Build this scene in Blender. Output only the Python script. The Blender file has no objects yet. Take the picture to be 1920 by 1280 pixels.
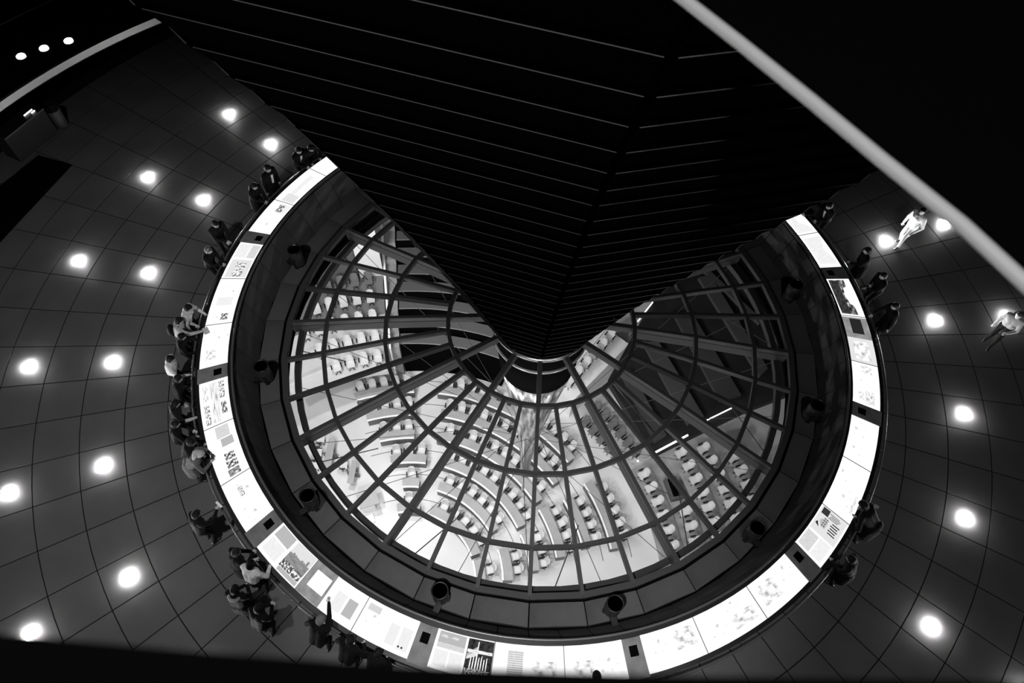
import bpy, bmesh, math, random
from mathutils import Vector, Matrix
import numpy as np

random.seed(7)
S = bpy.context.scene
COL = S.collection
PI = math.pi
D2R = PI / 180

# ------------------------------------------------------------------ camera
F_PX = 1349.0
CAM = Vector((0.0, -11.825, 18.85))
TILT, YAW, ROLL = 58.2 * D2R, -4.11 * D2R, 3.10 * D2R
FWD = Vector((math.sin(YAW) * math.cos(TILT), math.cos(YAW) * math.cos(TILT), -math.sin(TILT)))
_r0 = Vector((math.cos(YAW), -math.sin(YAW), 0))
_u0 = _r0.cross(FWD)
RGT = _r0 * math.cos(ROLL) + _u0 * math.sin(ROLL)
UPV = -_r0 * math.sin(ROLL) + _u0 * math.cos(ROLL)
cd = bpy.data.cameras.new('camera')
cam = bpy.data.objects.new('camera', cd)
COL.objects.link(cam)
cam.matrix_world = Matrix(((RGT.x, UPV.x, -FWD.x, CAM.x), (RGT.y, UPV.y, -FWD.y, CAM.y),
                           (RGT.z, UPV.z, -FWD.z, CAM.z), (0, 0, 0, 1)))
cd.sensor_width = 36
cd.lens = F_PX / 1920 * 36
cd.clip_start = 0.05
cd.clip_end = 300
cd.dof.use_dof = True
cd.dof.focus_distance = 20.0
cd.dof.aperture_fstop = 2.8
S.camera = cam

def at(px, py, z):
    """point where the pixel's ray meets the level z"""
    v = FWD + RGT * ((px - 960) / F_PX) - UPV * ((py - 640) / F_PX)
    return CAM + v * ((z - CAM.z) / v.z)

def to_px(p):
    v = Vector(p) - CAM
    d = v.dot(FWD)
    if d < 0.05:
        return None
    return 960 + F_PX * v.dot(RGT) / d, 640 - F_PX * v.dot(UPV) / d

# ------------------------------------------------------------------ world, lights, exposure
W = bpy.data.worlds.new('night')
S.world = W
W.use_nodes = True
W.node_tree.nodes['Background'].inputs[0].default_value = (1, 1, 1, 1)
W.node_tree.nodes['Background'].inputs[1].default_value = 0.0012
S.view_settings.view_transform = 'Standard'
S.view_settings.look = 'None'
S.view_settings.exposure = 0.0
S.view_settings.gamma = 1.0
S.view_settings.use_curve_mapping = False

def spot(name, loc, target, watts, angle, blend, radius=0.25):
    l = bpy.data.lights.new(name, 'SPOT')
    l.energy = watts
    l.spot_size = angle * D2R
    l.spot_blend = blend
    l.shadow_soft_size = radius
    o = bpy.data.objects.new(name, l)
    COL.objects.link(o)
    o.location = loc
    o.rotation_euler = (Vector(target) - Vector(loc)).to_track_quat('-Z', 'Y').to_euler()
    return o

# added spots without fixtures that brighten the gallery floor and concrete ring
spot('added_spot', (-7.5, -11.0, 17.5), (-11.5, -3.4, 0), 6400, 66, 0.9)
spot('added_spot', (6.5, -11.5, 17.5), (10.5, 0.5, 0), 1800, 80, 0.7)
spot('added_spot', (-1.0, -13.5, 17.8), (0.3, -8.0, 0), 12500, 44, 1.0)
spot('added_spot', (-3.2, -11.6, 21.0), (-1.6, -6, 11.5), 330, 70, 0.6, 0.08)  # added spot, brightens the cone's panel edges from above
spot('added_spot', (-0.9, -13.2, 22.5), (1.6, -8, 15), 700, 70, 0.6, 0.08)  # added spot for the near rail and the cone's right facets
# lamps in the chamber's ceiling below the gallery
for i, (a, w) in enumerate([(150, 1.0), (185, 1.15), (215, 1.3), (245, 1.2), (275, .85), (305, .5), (340, .28)]):
    l = bpy.data.lights.new('chamber_lamp', 'AREA')
    l.shape = 'DISK'
    l.size = 0.8
    l.energy = 1250 * w
    o = bpy.data.objects.new('chamber_lamp', l)
    COL.objects.link(o)
    o.location = (12.0 * math.cos(a * D2R), 12.0 * math.sin(a * D2R), -3.0)
    o.rotation_euler = (Vector((-3, 4, -22)) - o.location).to_track_quat('-Z', 'Y').to_euler()

# ------------------------------------------------------------------ materials
MATS = {}
def mat(name, col=0.5, rough=0.6, metal=0.0, spec=0.5, noise=0.0, scale=5.0, emit=0.0, bump=0.0):
    if name in MATS:
        return MATS[name]
    m = bpy.data.materials.new(name)
    m.use_nodes = True
    nt = m.node_tree
    b = nt.nodes['Principled BSDF']
    c = (col, col, col, 1)
    b.inputs['Base Color'].default_value = c
    b.inputs['Roughness'].default_value = rough
    b.inputs['Metallic'].default_value = metal
    b.inputs['Specular IOR Level'].default_value = spec
    if emit:
        b.inputs['Emission Color'].default_value = (1, 1, 1, 1)
        b.inputs['Emission Strength'].default_value = emit
    if noise or bump:
        tc = nt.nodes.new('ShaderNodeTexCoord')
        n = nt.nodes.new('ShaderNodeTexNoise')
        n.inputs['Scale'].default_value = scale
        n.inputs['Detail'].default_value = 5
        nt.links.new(tc.outputs['Object'], n.inputs['Vector'])
        if noise:
            r = nt.nodes.new('ShaderNodeValToRGB')
            lo, hi = max(0, col * (1 - noise)), col * (1 + noise)
            r.color_ramp.elements[0].position = 0.3
            r.color_ramp.elements[1].position = 0.7
            r.color_ramp.elements[0].color = (lo, lo, lo, 1)
            r.color_ramp.elements[1].color = (hi, hi, hi, 1)
            nt.links.new(n.outputs['Fac'], r.inputs['Fac'])
            nt.links.new(r.outputs['Color'], b.inputs['Base Color'])
        if bump:
            bp = nt.nodes.new('ShaderNodeBump')
            bp.inputs['Strength'].default_value = bump
            nt.links.new(n.outputs['Fac'], bp.inputs['Height'])
            nt.links.new(bp.outputs['Normal'], b.inputs['Normal'])
    MATS[name] = m
    return m

def emit_mat(name, build):
    """backlit print: build(nt, uv socket) -> colour socket; the print glows from the lamp box behind it"""
    if name in MATS:
        return MATS[name]
    m = bpy.data.materials.new(name)
    m.use_nodes = True
    nt = m.node_tree
    nt.nodes.clear()
    out = nt.nodes.new('ShaderNodeOutputMaterial')
    e = nt.nodes.new('ShaderNodeEmission')
    nt.links.new(e.outputs[0], out.inputs[0])
    uv = nt.nodes.new('ShaderNodeUVMap')
    uv.uv_map = 'UVMap'
    res = build(nt, uv.outputs[0])
    if isinstance(res, float):
        e.inputs[0].default_value = (res, res, res, 1)
    else:
        nt.links.new(res, e.inputs[0])
    e.inputs[1].default_value = 1.0
    MATS[name] = m
    return m

def ramp_node(nt, fac, stops, const=False):
    r = nt.nodes.new('ShaderNodeValToRGB')
    r.color_ramp.interpolation = 'CONSTANT' if const else 'LINEAR'
    els = r.color_ramp.elements
    els[0].position, els[1].position = stops[0][0], stops[-1][0]
    els[0].color = (stops[0][1],) * 3 + (1,)
    els[1].color = (stops[-1][1],) * 3 + (1,)
    for p, v in stops[1:-1]:
        e = els.new(p)
        e.color = (v, v, v, 1)
    nt.links.new(fac, r.inputs[0])
    return r.outputs[0]

def mapped(nt, uv, sx, sy):
    mp = nt.nodes.new('ShaderNodeMapping')
    mp.inputs['Scale'].default_value = (sx, sy, 1)
    nt.links.new(uv, mp.inputs[0])
    return mp.outputs[0]

def noise_node(nt, vec, scale, detail=4):
    n = nt.nodes.new('ShaderNodeTexNoise')
    n.inputs['Scale'].default_value = scale
    n.inputs['Detail'].default_value = detail
    nt.links.new(vec, n.inputs['Vector'])
    return n.outputs['Fac']

LB = 1.1     # brightness of the light boxes
def P_flat(v): return lambda nt, uv: float(v * LB)
def P_text(dark, light):
    def f(nt, uv):
        n = noise_node(nt, mapped(nt, uv, 9, 1), 3.0, 2)
        w = nt.nodes.new('ShaderNodeTexWave')
        w.bands_direction = 'Y'
        w.inputs['Scale'].default_value = 4.5
        w.inputs['Distortion'].default_value = 0
        nt.links.new(uv, w.inputs['Vector'])
        mth = nt.nodes.new('ShaderNodeMath'); mth.operation = 'MULTIPLY'
        nt.links.new(w.outputs['Fac'], mth.inputs[0]); nt.links.new(n, mth.inputs[1])
        return ramp_node(nt, mth.outputs[0], [(0.18, light * LB), (0.4, dark * LB)])
    return f
def P_noise(stops, sx=6, sy=6, scale=2.0, det=6):
    def f(nt, uv):
        return ramp_node(nt, noise_node(nt, mapped(nt, uv, sx, sy), scale, det), [(p, v * LB) for p, v in stops])
    return f
emit_mat('lightbox_white', P_flat(1.0))
emit_mat('print_sheet', P_noise([(0.34, 0.62), (0.42, 1.1)], 2, 2, 2, 8))
emit_mat('print_grey', P_flat(0.46))
emit_mat('print_midgrey', P_noise([(0.2, 0.15), (0.8, 0.38)], 2, 2, 1.5))
emit_mat('print_pale', P_flat(0.72))
emit_mat('print_text', P_text(0.45, 0.78))
emit_mat('print_faint', P_text(0.66, 0.92))
emit_mat('print_sketch', P_noise([(0.40, 0.12), (0.47, 0.6), (0.55, 0.9)], 4, 2, 2, 8))
emit_mat('print_plan', P_noise([(0.36, 0.25), (0.44, 0.7), (0.6, 0.95)], 2.5, 6, 1.6, 8))
emit_mat('print_city', P_noise([(0.38, 0.05), (0.5, 0.14), (0.62, 0.9)], 7, 1.2, 2.0, 7))
emit_mat('print_dark', P_noise([(0.35, 0.012), (0.65, 0.06)], 4, 4, 2))
emit_mat('print_cloud', P_noise([(0.40, 0.015), (0.52, 0.15), (0.66, 0.6)], 5, 3, 1.4))
emit_mat('print_photo', P_noise([(0.42, 0.03), (0.5, 0.4), (0.58, 0.95)], 2.2, 2.2, 1.5, 8))
emit_mat('print_softphoto', P_noise([(0.36, 0.4), (0.46, 0.8), (0.58, 1.0)], 2.0, 2.0, 1.6, 8))
emit_mat('print_crowd', P_noise([(0.44, 0.01), (0.5, 0.6), (0.6, 0.95)], 8, 4, 2.0, 7))
emit_mat('print_white', P_flat(1.3))
emit_mat('print_ink', P_flat(0.02))

M_TILE = mat('dark_granite', 0.085, 0.55, spec=0.3, noise=0.16, scale=0.7)
M_JOINT = mat('floor_joint', 0.012, 0.9, spec=0.1)
M_CONC = mat('cast_concrete', 0.065, 0.8, spec=0.2, noise=0.18, scale=1.3)
M_STONE = mat('stone_block', 0.19, 0.7, spec=0.2, noise=0.25, scale=3)
M_BLACK = mat('black_lacquer', 0.012, 0.35, spec=0.4)
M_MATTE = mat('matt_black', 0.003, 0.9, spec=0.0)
M_DRAIL = mat('dark_polished_rail', 0.14, 0.38, metal=0.5)
M_STEEL = mat('brushed_steel', 0.55, 0.3, metal=1.0)
M_MULL = mat('grey_painted_steel', 0.042, 0.6, spec=0.25)
M_UNDER = mat('dark_ring_steel', 0.03, 0.6, spec=0.3)
M_MIRR = mat('mirror_painted_dark', 0.0025, 0.35, spec=0.0)  # the dark night these mirrors would reflect is put into the colour
M_EDGE = mat('mirror_edge', 0.22, 0.55, spec=0.3)
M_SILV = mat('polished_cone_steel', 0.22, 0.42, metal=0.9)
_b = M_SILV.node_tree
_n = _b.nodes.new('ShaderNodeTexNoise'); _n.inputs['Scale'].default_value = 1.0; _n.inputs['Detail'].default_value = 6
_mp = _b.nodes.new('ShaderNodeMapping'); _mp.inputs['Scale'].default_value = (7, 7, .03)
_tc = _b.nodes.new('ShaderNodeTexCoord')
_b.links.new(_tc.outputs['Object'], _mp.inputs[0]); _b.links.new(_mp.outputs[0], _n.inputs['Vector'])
_b.links.new(ramp_node(_b, _n.outputs['Fac'], [(0.36, 0.07), (0.5, 0.25), (0.64, 0.6)]), _b.nodes['Principled BSDF'].inputs['Base Color'])  # upright streaks: reflections on the steel put into the base colour
M_CFLOOR = mat('chamber_floor', 0.62, 0.35, spec=0.4, noise=0.10, scale=0.35)
M_DESK = mat('desk_grey_veneer', 0.33, 0.5, noise=0.08, scale=2)
M_DFRONT = mat('desk_dark_front', 0.10, 0.5)
M_WHITE = mat('white_edge', 0.85, 0.4)
M_CHAIR = mat('pale_upholstery', 0.58, 0.85, spec=0.1)
M_CHAIRD = mat('shaded_upholstery', 0.16, 0.85, spec=0.1)  # dark copy of the pale upholstery, shade put into the colour
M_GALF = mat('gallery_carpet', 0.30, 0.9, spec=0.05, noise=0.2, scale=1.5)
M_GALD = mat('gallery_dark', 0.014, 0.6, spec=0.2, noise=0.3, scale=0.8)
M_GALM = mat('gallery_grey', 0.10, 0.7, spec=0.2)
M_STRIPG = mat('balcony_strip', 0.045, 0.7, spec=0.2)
M_STANDF = mat('stand_floor', 0.5, 0.7, noise=.1, scale=1)
M_WALLW = mat('white_plaster', 0.78, 0.6)
M_LAMP = mat('lamp_glow', 1.0, emit=650)
M_LAMPS = mat('deck_lamp_glow', 1.0, emit=5)
M_STRIP = mat('light_strip', 1.0, emit=1.5)
M_FASC = mat('ramp_fascia_paint', 0.07, 0.5)
M_SKIN = mat('skin', 0.42, 0.5, spec=0.3)
M_EYE = mat('eye_dark', 0.01, 0.3)
M_LENS = mat('lamp_lens', 0.03, 0.12, spec=0.8)

def glass_mat():
    m = bpy.data.materials.new('roof_glass')
    m.use_nodes = True
    nt = m.node_tree
    nt.nodes.clear()
    out = nt.nodes.new('ShaderNodeOutputMaterial')
    mix = nt.nodes.new('ShaderNodeMixShader')
    fr = nt.nodes.new('ShaderNodeFresnel'); fr.inputs[0].default_value = 1.45
    tr = nt.nodes.new('ShaderNodeBsdfTransparent'); tr.inputs[0].default_value = (0.95, 0.95, 0.95, 1)
    gl = nt.nodes.new('ShaderNodeBsdfGlossy'); gl.inputs['Roughness'].default_value = 0.03
    gl.inputs['Color'].default_value = (0.7, 0.7, 0.7, 1)
    nt.links.new(fr.outputs[0], mix.inputs[0])
    nt.links.new(tr.outputs[0], mix.inputs[1]); nt.links.new(gl.outputs[0], mix.inputs[2])
    nt.links.new(mix.outputs[0], out.inputs[0])
    return m
M_GLASS = glass_mat()

# ------------------------------------------------------------------ mesh helpers
def pol(r, a, z=0.0):
    return (r * math.cos(a * D2R), r * math.sin(a * D2R), z)

class MB:
    def __init__(s):
        s.v, s.f, s.m, s.uv = [], [], [], {}
    def add(s, vs, fs, mi=0):
        o = len(s.v)
        s.v += [tuple(v) for v in vs]
        for f in fs:
            s.f.append([i + o for i in f]); s.m.append(mi)
        return s
    def box(s, c, size, mi=0, M=None):
        x, y, z = [d / 2 for d in size]
        vs = [Vector((i * x, j * y, k * z)) for i in (-1, 1) for j in (-1, 1) for k in (-1, 1)]
        if M is not None:
            vs = [M @ v for v in vs]
        vs = [v + Vector(c) for v in vs]
        return s.add(vs, [(0, 1, 3, 2), (4, 6, 7, 5), (0, 4, 5, 1), (2, 3, 7, 6), (0, 2, 6, 4), (1, 5, 7, 3)], mi)
    def hexa(s, b, t, mi=0):
        """bottom quad b, top quad t"""
        return s.add(list(b) + list(t), [(3, 2, 1, 0), (4, 5, 6, 7), (0, 1, 5, 4), (1, 2, 6, 5), (2, 3, 7, 6), (3, 0, 4, 7)], mi)
    def loop_prism(s, bot, top, mi=0, mt=None):
        n = len(bot)
        s.add(list(bot) + list(top), [(i, (i + 1) % n, (i + 1) % n + n, i + n) for i in range(n)] + [tuple(reversed(range(n)))], mi)
        s.add(list(top), [tuple(range(n))], mi if mt is None else mt)
        return s
    def sector(s, r0, r1, a0, a1, zb0, zb1, zt0, zt1, n=2, mi=0, mt=None, chord=False):
        am, h = (a0 + a1) / 2, (a1 - a0) / 2
        def rr(r, a):
            return r * math.cos(h * D2R) / math.cos((a - am) * D2R) if chord else r
        A = [a0 + (a1 - a0) * i / n for i in range(n + 1)]
        bot = [pol(r1, a, zb1) for a in A] + [pol(rr(r0, a), a, zb0) for a in reversed(A)]
        top = [pol(r1, a, zt1) for a in A] + [pol(rr(r0, a), a, zt0) for a in reversed(A)]
        if n == 1:
            return s.loop_prism(bot, top, mi, mt)
        N = n + 1
        k = 2 * N
        fs = []
        for i in range(n):
            j = k - 1 - i
            fs += [(k + i, k + i + 1, k + j - 1, k + j), (i + 1, i, j, j - 1), (i, i + 1, k + i + 1, k + i), (j - 1, j, k + j, k + j - 1)]
        fs += [(0, k, k + k - 1, k - 1), (n, n + 1, k + n + 1, k + n)]
        o = len(s.v)
        s.add(bot + top, fs, mi)
        if mt is not None:
            for q in range(n):
                s.m[len(s.m) - len(fs) + 4 * q] = mt
        return s
    def tube(s, pts, r, n=8, mi=0, closed=False, cap=True):
        pts = [Vector(p) for p in pts]
        L = len(pts)
        rs = r if isinstance(r, (list, tuple)) else [r] * L
        o = len(s.v)
        up = None
        for i, p in enumerate(pts):
            a = pts[(i - 1) % L] if (closed or i > 0) else p
            b = pts[(i + 1) % L] if (closed or i < L - 1) else p
            t = (b - a).normalized()
            if up is None:
                up = Vector((0, 0, 1)) if abs(t.z) < 0.9 else Vector((1, 0, 0))
            x = t.cross(up)
            if x.length < 1e-6:
                x = t.orthogonal()
            x.normalize()
            y = x.cross(t).normalized()
            up = y
            for k in range(n):
                q = 2 * PI * k / n
                s.v.append(tuple(p + (x * math.cos(q) + y * math.sin(q)) * rs[i]))
        for i in range(L if closed else L - 1):
            j = (i + 1) % L
            for k in range(n):
                k2 = (k + 1) % n
                s.f.append([o + i * n + k, o + i * n + k2, o + j * n + k2, o + j * n + k]); s.m.append(mi)
        if cap and not closed:
            s.f.append([o + k for k in reversed(range(n))]); s.m.append(mi)
            s.f.append([o + (L - 1) * n + k for k in range(n)]); s.m.append(mi)
        return s
    def lathe(s, prof, n=24, mi=0, c=(0, 0, 0), M=None):
        o = len(s.v)
        for r, z in prof:
            for k in range(n):
                q = 2 * PI * k / n
                v = Vector((r * math.cos(q), r * math.sin(q), z))
                if M is not None:
                    v = M @ v
                s.v.append(tuple(v + Vector(c)))
        for i in range(len(prof) - 1):
            for k in range(n):
                k2 = (k + 1) % n
                s.f.append([o + i * n + k, o + i * n + k2, o + (i + 1) * n + k2, o + (i + 1) * n + k]); s.m.append(mi)
        if prof[0][0] > 1e-4:
            s.f.append([o + k for k in reversed(range(n))]); s.m.append(mi)
        if prof[-1][0] > 1e-4:
            s.f.append([o + (len(prof) - 1) * n + k for k in range(n)]); s.m.append(mi)
        return s
    def ell(s, c, rad, n=10, m=7, mi=0, M=None):
        prof = [(max(1e-5, math.sin(PI * i / m)), -math.cos(PI * i / m)) for i in range(m + 1)]
        T = (M if M is not None else Matrix.Identity(3)) @ Matrix.Diagonal(Vector(rad))
        return s.lathe(prof, n, mi, c, T)
    def quad_uv(s, pts, mi=0):
        s.uv[len(s.f)] = [(0, 0), (1, 0), (1, 1), (0, 1)]
        return s.add(pts, [(0, 1, 2, 3)], mi)
    def mesh(s, name, mats, smooth=False):
        me = bpy.data.meshes.new(name)
        me.from_pydata(s.v, [], s.f)
        for m in mats if isinstance(mats, (list, tuple)) else [mats]:
            me.materials.append(m)
        me.polygons.foreach_set('material_index', s.m)
        if smooth:
            me.polygons.foreach_set('use_smooth', [True] * len(s.f))
        if s.uv:
            l = me.uv_layers.new(name='UVMap')
            for fi, uvs in s.uv.items():
                for k, li in enumerate(me.polygons[fi].loop_indices):
                    l.data[li].uv = uvs[k]
        me.update()
        return me
    def build(s, name, mats, parent=None, smooth=False):
        return obj(name, s.mesh(name, mats, smooth), parent)

def obj(name, me, parent=None, loc=None, rz=None):
    o = bpy.data.objects.new(name, me)
    COL.objects.link(o)
    if parent is not None:
        o.parent = parent
    if loc is not None:
        o.location = loc
    if rz is not None:
        o.rotation_euler = (0, 0, rz)
    return o

def tag(o, label=None, cat=None, group=None, kind=None):
    if label: o['label'] = label
    if cat: o['category'] = cat
    if group: o['group'] = group
    if kind: o['kind'] = kind
    return o

def thing(name, label, cat, loc=(0, 0, 0), rz=0.0, group=None, kind=None):
    o = obj(name, None, None, loc, rz)
    o.empty_display_size = 0.2
    return tag(o, label, cat, group, kind)

def copy_tree(o, parent=None):
    c = o.copy()
    COL.objects.link(c)
    c.parent = parent
    for ch in list(o.children):
        copy_tree(ch, c)
    return c

PH = 8.65      # phase of the radial grid

# ------------------------------------------------------------------ gallery floor: tiles in rings
floor = MB()
floor.sector(9.6, 21.5, 0, 360, -0.30, -0.30, -0.012, -0.012, 144)
floor = tag(floor.build('floor', [M_JOINT]), 'dark stone tiled ring floor around the glass roof', 'floor', kind='structure')
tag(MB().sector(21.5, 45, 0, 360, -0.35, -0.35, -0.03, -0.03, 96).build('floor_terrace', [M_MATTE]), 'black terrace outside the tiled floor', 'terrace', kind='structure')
RINGS = [9.70, 11.018, 12.205, 13.395, 14.6, 15.8, 17.0, 18.2, 19.4, 20.6]
cand, rest = [], []
for i in range(len(RINGS) - 1):
    for k in range(72):
        a = PH + 5 * k
        rm = (RINGS[i] + RINGS[i + 1]) / 2
        q = to_px(pol(rm, a + 2.5))
        d = (Vector(pol(rm, a + 2.5)) - CAM).length
        inside = q and -70 < q[0] < 1990 and -40 < q[1] < 1300
        far = math.sin((a + 2.5) * D2R) > 0.62      # behind the cone
        (cand if inside and not (far and q[0] > 560) else rest).append((d, i, k))
cand.sort()
rest += cand[295:]
cand = cand[:295]
tile_me = {}
def tile_geo(mb, i, a):
    r0, r1 = RINGS[i], RINGS[i + 1]
    g = 0.014
    ga0, ga1 = g / r0 / D2R, g / r1 / D2R
    A = [0, 2.5, 5.0]
    top, bot = [], []
    for z, L in ((0, top), (-0.03, bot)):
        for t in A:
            L.append(pol(r1 - g, a + ga1 + t * (5 - 2 * ga1) / 5, z))
        for t in reversed(A):
            L.append(pol(r0 + g, a + ga0 + t * (5 - 2 * ga0) / 5, z))
    mb.loop_prism(bot, top)
for d, i, k in cand:
    if i not in tile_me:
        m_ = MB(); tile_geo(m_, i, 0)
        tile_me[i] = m_.mesh('tile', [M_TILE])
    obj('tile', tile_me[i], floor, rz=(PH + 5 * k) * D2R)
m_ = MB()
for d, i, k in rest:
    tile_geo(m_, i, PH + 5 * k)
tag(m_.build('tile_remainder', [M_TILE], floor), kind='stuff')

# recessed lamps in the floor
lamp_ring = MB().lathe([(0.15, 0.0), (0.15, 0.006), (0.165, 0.006), (0.165, 0.0)], 24).mesh('lamp_rim', [M_STEEL], True)
lamp_dome = MB().lathe([(0.15, 0.004), (0.145, 0.03), (0.11, 0.05), (0.06, 0.06), (0.0001, 0.063)], 20).mesh('lamp_dome', [M_LAMP], True)
UPL = [(r, 11.2 + 15 * k) for r in (12.78, 15.18) for k in range(24)]
for r, a in UPL:
    a %= 360
    q = to_px(pol(r, a))
    if not q or not (-30 < q[0] < 1950 and -20 < q[1] < 1310) or (math.sin(a * D2R) > 0.6 and q[0] > 520):
        continue
    side = 'left' if q[0] < 960 else 'right'
    ringn = 'inner' if r < 14 else 'outer'
    k = int(round((a - 11.2) / 15))
    nm = {10: 'second', 11: 'third', 12: 'fourth', 13: 'fifth', 14: 'sixth', 9: 'first', 15: 'seventh'}
    if side == 'left':
        o_ = {9: 'first', 10: 'second', 11: 'third', 12: 'fourth', 13: 'fifth', 14: 'sixth', 15: 'seventh'}.get(k % 24, 'another')
        lab = 'glowing round floor lamp, %s from the top of the %s ring on the left' % (o_, ringn)
    else:
        o_ = {1: 'first', 0: 'second', 23: 'third', 22: 'fourth', 21: 'fifth'}.get(k % 24, 'another')
        lab = 'glowing round floor lamp, %s from the top of the %s ring on the right' % (o_, ringn)
    t = thing('floor_lamp', lab, 'floor lamp', pol(r, a, 0.0), 0, 'round lamps let into the stone floor')
    obj('lamp_rim', lamp_ring, t)
    obj('lamp_dome', lamp_dome, t)

# ------------------------------------------------------------------ concrete surround between tables and glass
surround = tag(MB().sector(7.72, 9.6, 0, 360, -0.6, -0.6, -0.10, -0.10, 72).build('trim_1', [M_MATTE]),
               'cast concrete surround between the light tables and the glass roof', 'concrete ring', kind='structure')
slab_me = MB().sector(7.86, 8.42, 0.12, 9.88, 0.02, 0.0, 0.20, 0.16, 1, chord=False).mesh('slab', [M_CONC])
wall_me = MB()
for (ra, za, rb, zb) in [(8.44, 0.17, 8.86, 1.13)]:
    a0, a1 = 0.08, 4.92
    b = [pol(rb + .12, a0, za - .1), pol(rb + .12, a1, za - .1), pol(ra + .02, a1, za - .1), pol(ra + .02, a0, za - .1)]
    t = [pol(rb + .10, a0, zb), pol(rb + .10, a1, zb), pol(rb, a1, zb), pol(rb, a0, zb)]
    wall_me.hexa(b, t)
wall_me = wall_me.mesh('wall_panel', [M_CONC])
for k in range(36):
    obj('slab', slab_me, surround, rz=(3.65 + 10 * k) * D2R)
for k in range(72):
    obj('wall_panel', wall_me, surround, rz=(3.65 + 5 * k) * D2R)

# ------------------------------------------------------------------ ring of light tables
RI, RO, ZI, ZO = 9.0, 9.82, 1.20, 1.035
def top_pt(a, v, lift=0.0):
    """point on the sloping table top: v = 0 at the visitor's edge, 1 at the inner edge"""
    return pol(RO + (RI - RO) * v, a, ZO + (ZI - ZO) * v + lift)

SPANS = [(1.45, 9.92), (10.08, 19.92), (20.08, 28.55)]
panel_me = [MB().sector(RI, RO, a0, a1, ZI - .05, ZO - .05, ZI, ZO, 6, chord=True).mesh('light_panel', [MATS['lightbox_white']]) for a0, a1 in SPANS]
div_me = MB().sector(RI, RO, -0.05, 0.05, ZI - .05, ZO - .05, ZI + .006, ZO + .006, 1).mesh('divider', [mat('divider_grey', 0.25, 0.6)])
body_me = MB()
body_me.sector(8.97, 9.86, 0, 30, 0.0, 0.0, 1.13, 0.97, 12)
body_me = body_me.mesh('casing', [M_BLACK])
edge_in_me = MB().sector(8.86, 9.0, 0, 30, 1.02, 1.02, 1.21, 1.205, 12).mesh('inner_edge', [M_BLACK])
edge_out_me = MB().sector(9.825, 9.93, 0, 30, 0.9, 0.9, 1.03, 1.015, 12).mesh('outer_edge', [M_BLACK])
stone_me = MB().sector(RI + .005, RO + .05, -1.38, 1.38, ZI - .1, ZO - .1, ZI + .004, ZO - .004, 2).mesh('stone_block', [M_STONE])
plate_me = MB().sector(9.17, 9.40, -0.62, 0.62, 1.10, 1.08, 1.175, 1.128, 1).mesh('inset_plate', [M_MATTE])

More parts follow.
